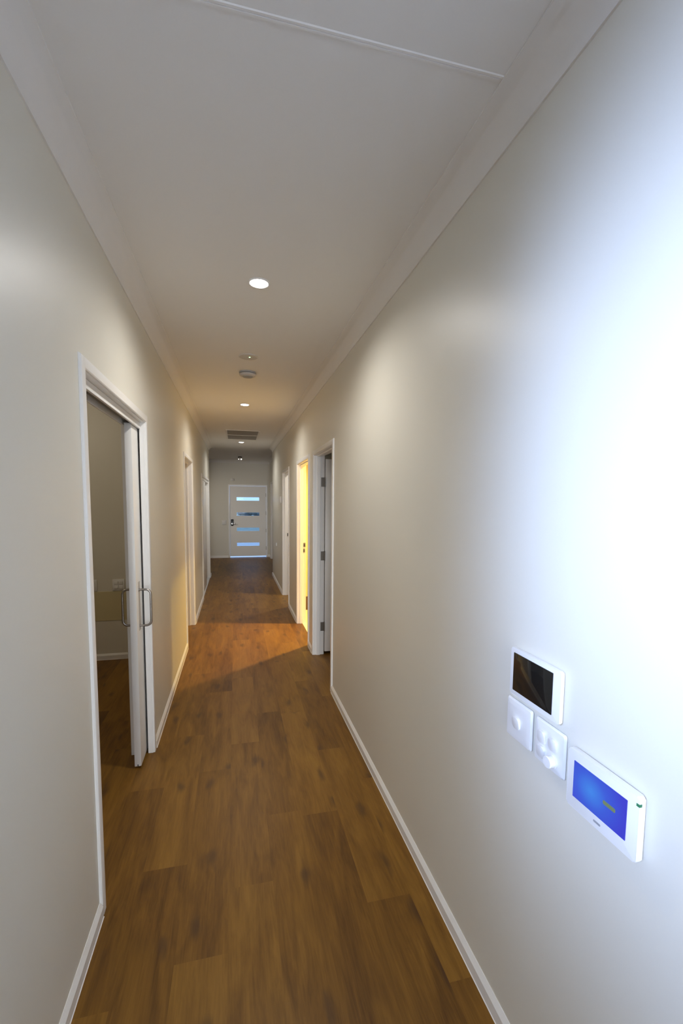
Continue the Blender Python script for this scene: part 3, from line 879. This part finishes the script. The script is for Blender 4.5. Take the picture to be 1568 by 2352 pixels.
# ------------------------------------------------------------------ outside, through the glass slots
bm = bm_new(); box(bm, -40, 40, YE+0.14, 24, -0.30, -0.10); box(bm, -40, -3.4, -25, YE+0.14, -0.30, -0.10)
struct('ground', bm, M['concrete'], 'pale concrete forecourt outside the front door', 'ground')
bm = bm_new(); box(bm, -60, 60, 24, 70, -0.30, -0.12)
struct('lawn', bm, M['lawn'], 'strip of lawn beyond the forecourt', 'lawn')
def shrub(x, y, r, h, seed):
    t = thing('shrub', (x, y, -0.12), '', 'shrub', 'shrubs across the lawn')
    rr = random.Random(seed)
    bm = bm_new()
    for k in range(7):
        c = Vector((x + rr.uniform(-.5, .5)*r, y + rr.uniform(-.4, .4)*r, -0.12 + h*(0.40 + 0.25*rr.random())))
        s = h*(0.30 + 0.16*rr.random())
        g = bmesh.ops.create_icosphere(bm, subdivisions=3, radius=1.0)
        for v in g['verts']:
            n = noise.noise(v.co*3.1 + Vector((seed, k, 0)))
            v.co = c + Vector((v.co.x*s*r/h*1.5, v.co.y*s*r/h*1.5, v.co.z*s)) * (1 + 0.28*n)
    obj('foliage', bm, M['leaf'], t, angle=60)
    bm = bm_new(); cyl(bm, (x, y, -0.15), (0, 0, 1), 0.09, 0.05, h*0.6, 10)
    obj('stem', bm, M['bark'], t)
    return t
for i, (x, y, r, h, lab) in enumerate(((-1.2, 46, 1.7, 1.45, 'low grey green shrub outside, left end of the glass slots'), (1.0, 48, 1.2, 1.1, 'small shrub outside, left of centre in the second glass slot'),
                                   (2.6, 45, 1.3, 1.5, 'darkest shrub outside, right of centre in the second glass slot'), (4.3, 49, 1.8, 1.2, 'low shrub outside, right end of the glass slots'))):
    shrub(x, y, r, h, i*7+3)['label'] = lab

# ------------------------------------------------------------------ light
def lamp(name, typ, loc, energy, col, **kw):
    d = bpy.data.lights.new(name, typ)
    d.energy = energy; d.color = col
    for k, v in kw.items(): setattr(d, k, v)
    o = bpy.data.objects.new(name, d); COL.objects.link(o); o.location = loc
    return o
for i, (x, y) in enumerate(LAMPS):
    lamp('downlight_beam', 'SPOT', (x, y, H-0.012), (72, 71, 66)[i], (1.0, 0.975, 0.925), spot_size=math.radians(162), spot_blend=0.9, shadow_soft_size=0.045)
lamp('bathroom_beam', 'SPOT', (1.66, 5.47, H-0.012), 860, (1.0, 0.66, 0.16), spot_size=math.radians(132), spot_blend=1.0, shadow_soft_size=0.05)
lamp('room_beam', 'SPOT', (1.50, 7.17, H-0.012), 175, (1.0, 0.94, 0.84), spot_size=math.radians(132), spot_blend=1.0, shadow_soft_size=0.05)
# daylight entering the living area window
o = lamp('window_daylight', 'AREA', (WX-0.12, (WY0+WY1)/2, (WZ0+WZ1)/2), 34, (0.50, 0.63, 1.0), shape='RECTANGLE', size=WY1-WY0, size_y=WZ1-WZ0, spread=math.radians(42))
o.rotation_euler = (Vector((1.0, 0.52, -0.31))).to_track_quat('-Z', 'Z').to_euler()
o = lamp('window_sky', 'AREA', (WX-0.14, (WY0+WY1)/2, (WZ0+WZ1)/2), 5, (0.44, 0.58, 1.0), shape='RECTANGLE', size=WY1-WY0, size_y=WZ1-WZ0, spread=math.radians(62))
o.rotation_euler = (Vector((1.0, 0.60, -0.50))).to_track_quat('-Z', 'Z').to_euler()
o = lamp('back_daylight', 'AREA', ((BX0+BX1)/2, YS-0.12, (BZ0+BZ1)/2), 28, (0.98, 0.96, 0.98), shape='RECTANGLE', size=BX1-BX0, size_y=BZ1-BZ0, spread=math.radians(52))
o.rotation_euler = (Vector((0.02, 1.0, -0.10))).to_track_quat('-Z', 'Z').to_euler()
lamp('side_room_fill', 'POINT', (-1.9, 3.2, 2.5), 12.5, (1.0, 0.88, 0.70), shadow_soft_size=0.15)  # added fill brightening the side room, no fitting belongs to it
o = lamp('entry_fill', 'SPOT', (-1.75, 10.6, 2.10), 62, (1.0, 0.90, 0.76), spot_size=math.radians(80), spot_blend=1.0, shadow_soft_size=0.12)  # added unseen spot washing the end wall, leaves the ceiling dark
o.rotation_euler = (Vector((0.35, 12.75, 0.95)) - Vector((-1.75, 10.6, 2.10))).to_track_quat('-Z', 'Y').to_euler()

w = bpy.data.worlds.new('World'); scn.world = w
w.use_nodes = True
bg = w.node_tree.nodes['Background']
bg.inputs['Color'].default_value = (0.60, 0.95, 1.7, 1)
bg.inputs['Strength'].default_value = 1.0

# ------------------------------------------------------------------ camera
cam = bpy.data.cameras.new('camera')
co = bpy.data.objects.new('camera', cam); COL.objects.link(co)
F = 1009.65
cam.sensor_fit = 'HORIZONTAL'; cam.sensor_width = 36.0
cam.lens = F / 1568 * 36.0
cam.shift_y = 61.27 / 1568
cam.clip_start = 0.02; cam.clip_end = 300
yaw, pitch, roll = CAM = (0.23729, -0.08480, 0.00951)
cy_, sy_, cp, sp = math.cos(yaw), math.sin(yaw), math.cos(pitch), math.sin(pitch)
f = Vector((sy_*cp, cy_*cp, sp)); r = Vector((cy_, -sy_, 0)); u = r.cross(f)
c, s = math.cos(roll), math.sin(roll)
r, u = r*c + u*s, u*c - r*s
co.matrix_world = Matrix(((r.x, u.x, -f.x, 0), (r.y, u.y, -f.y, 0), (r.z, u.z, -f.z, 1.62), (0, 0, 0, 1)))
scn.camera = co

# ------------------------------------------------------------------ view, sampling quality
scn.view_settings.view_transform = 'Standard'
scn.view_settings.look = 'None'
scn.view_settings.gamma = 1.0
scn.view_settings.exposure = 0.0
scn.view_settings.use_curve_mapping = False
cy = scn.cycles
cy.max_bounces = 8; cy.diffuse_bounces = 6; cy.glossy_bounces = 3; cy.transparent_max_bounces = 8
cy.use_adaptive_sampling = True; cy.adaptive_threshold = 0.08; cy.adaptive_min_samples = 16
cy.use_denoising = True
cy.sample_clamp_indirect = 6.0
cy.caustics_reflective = False; cy.caustics_refractive = False
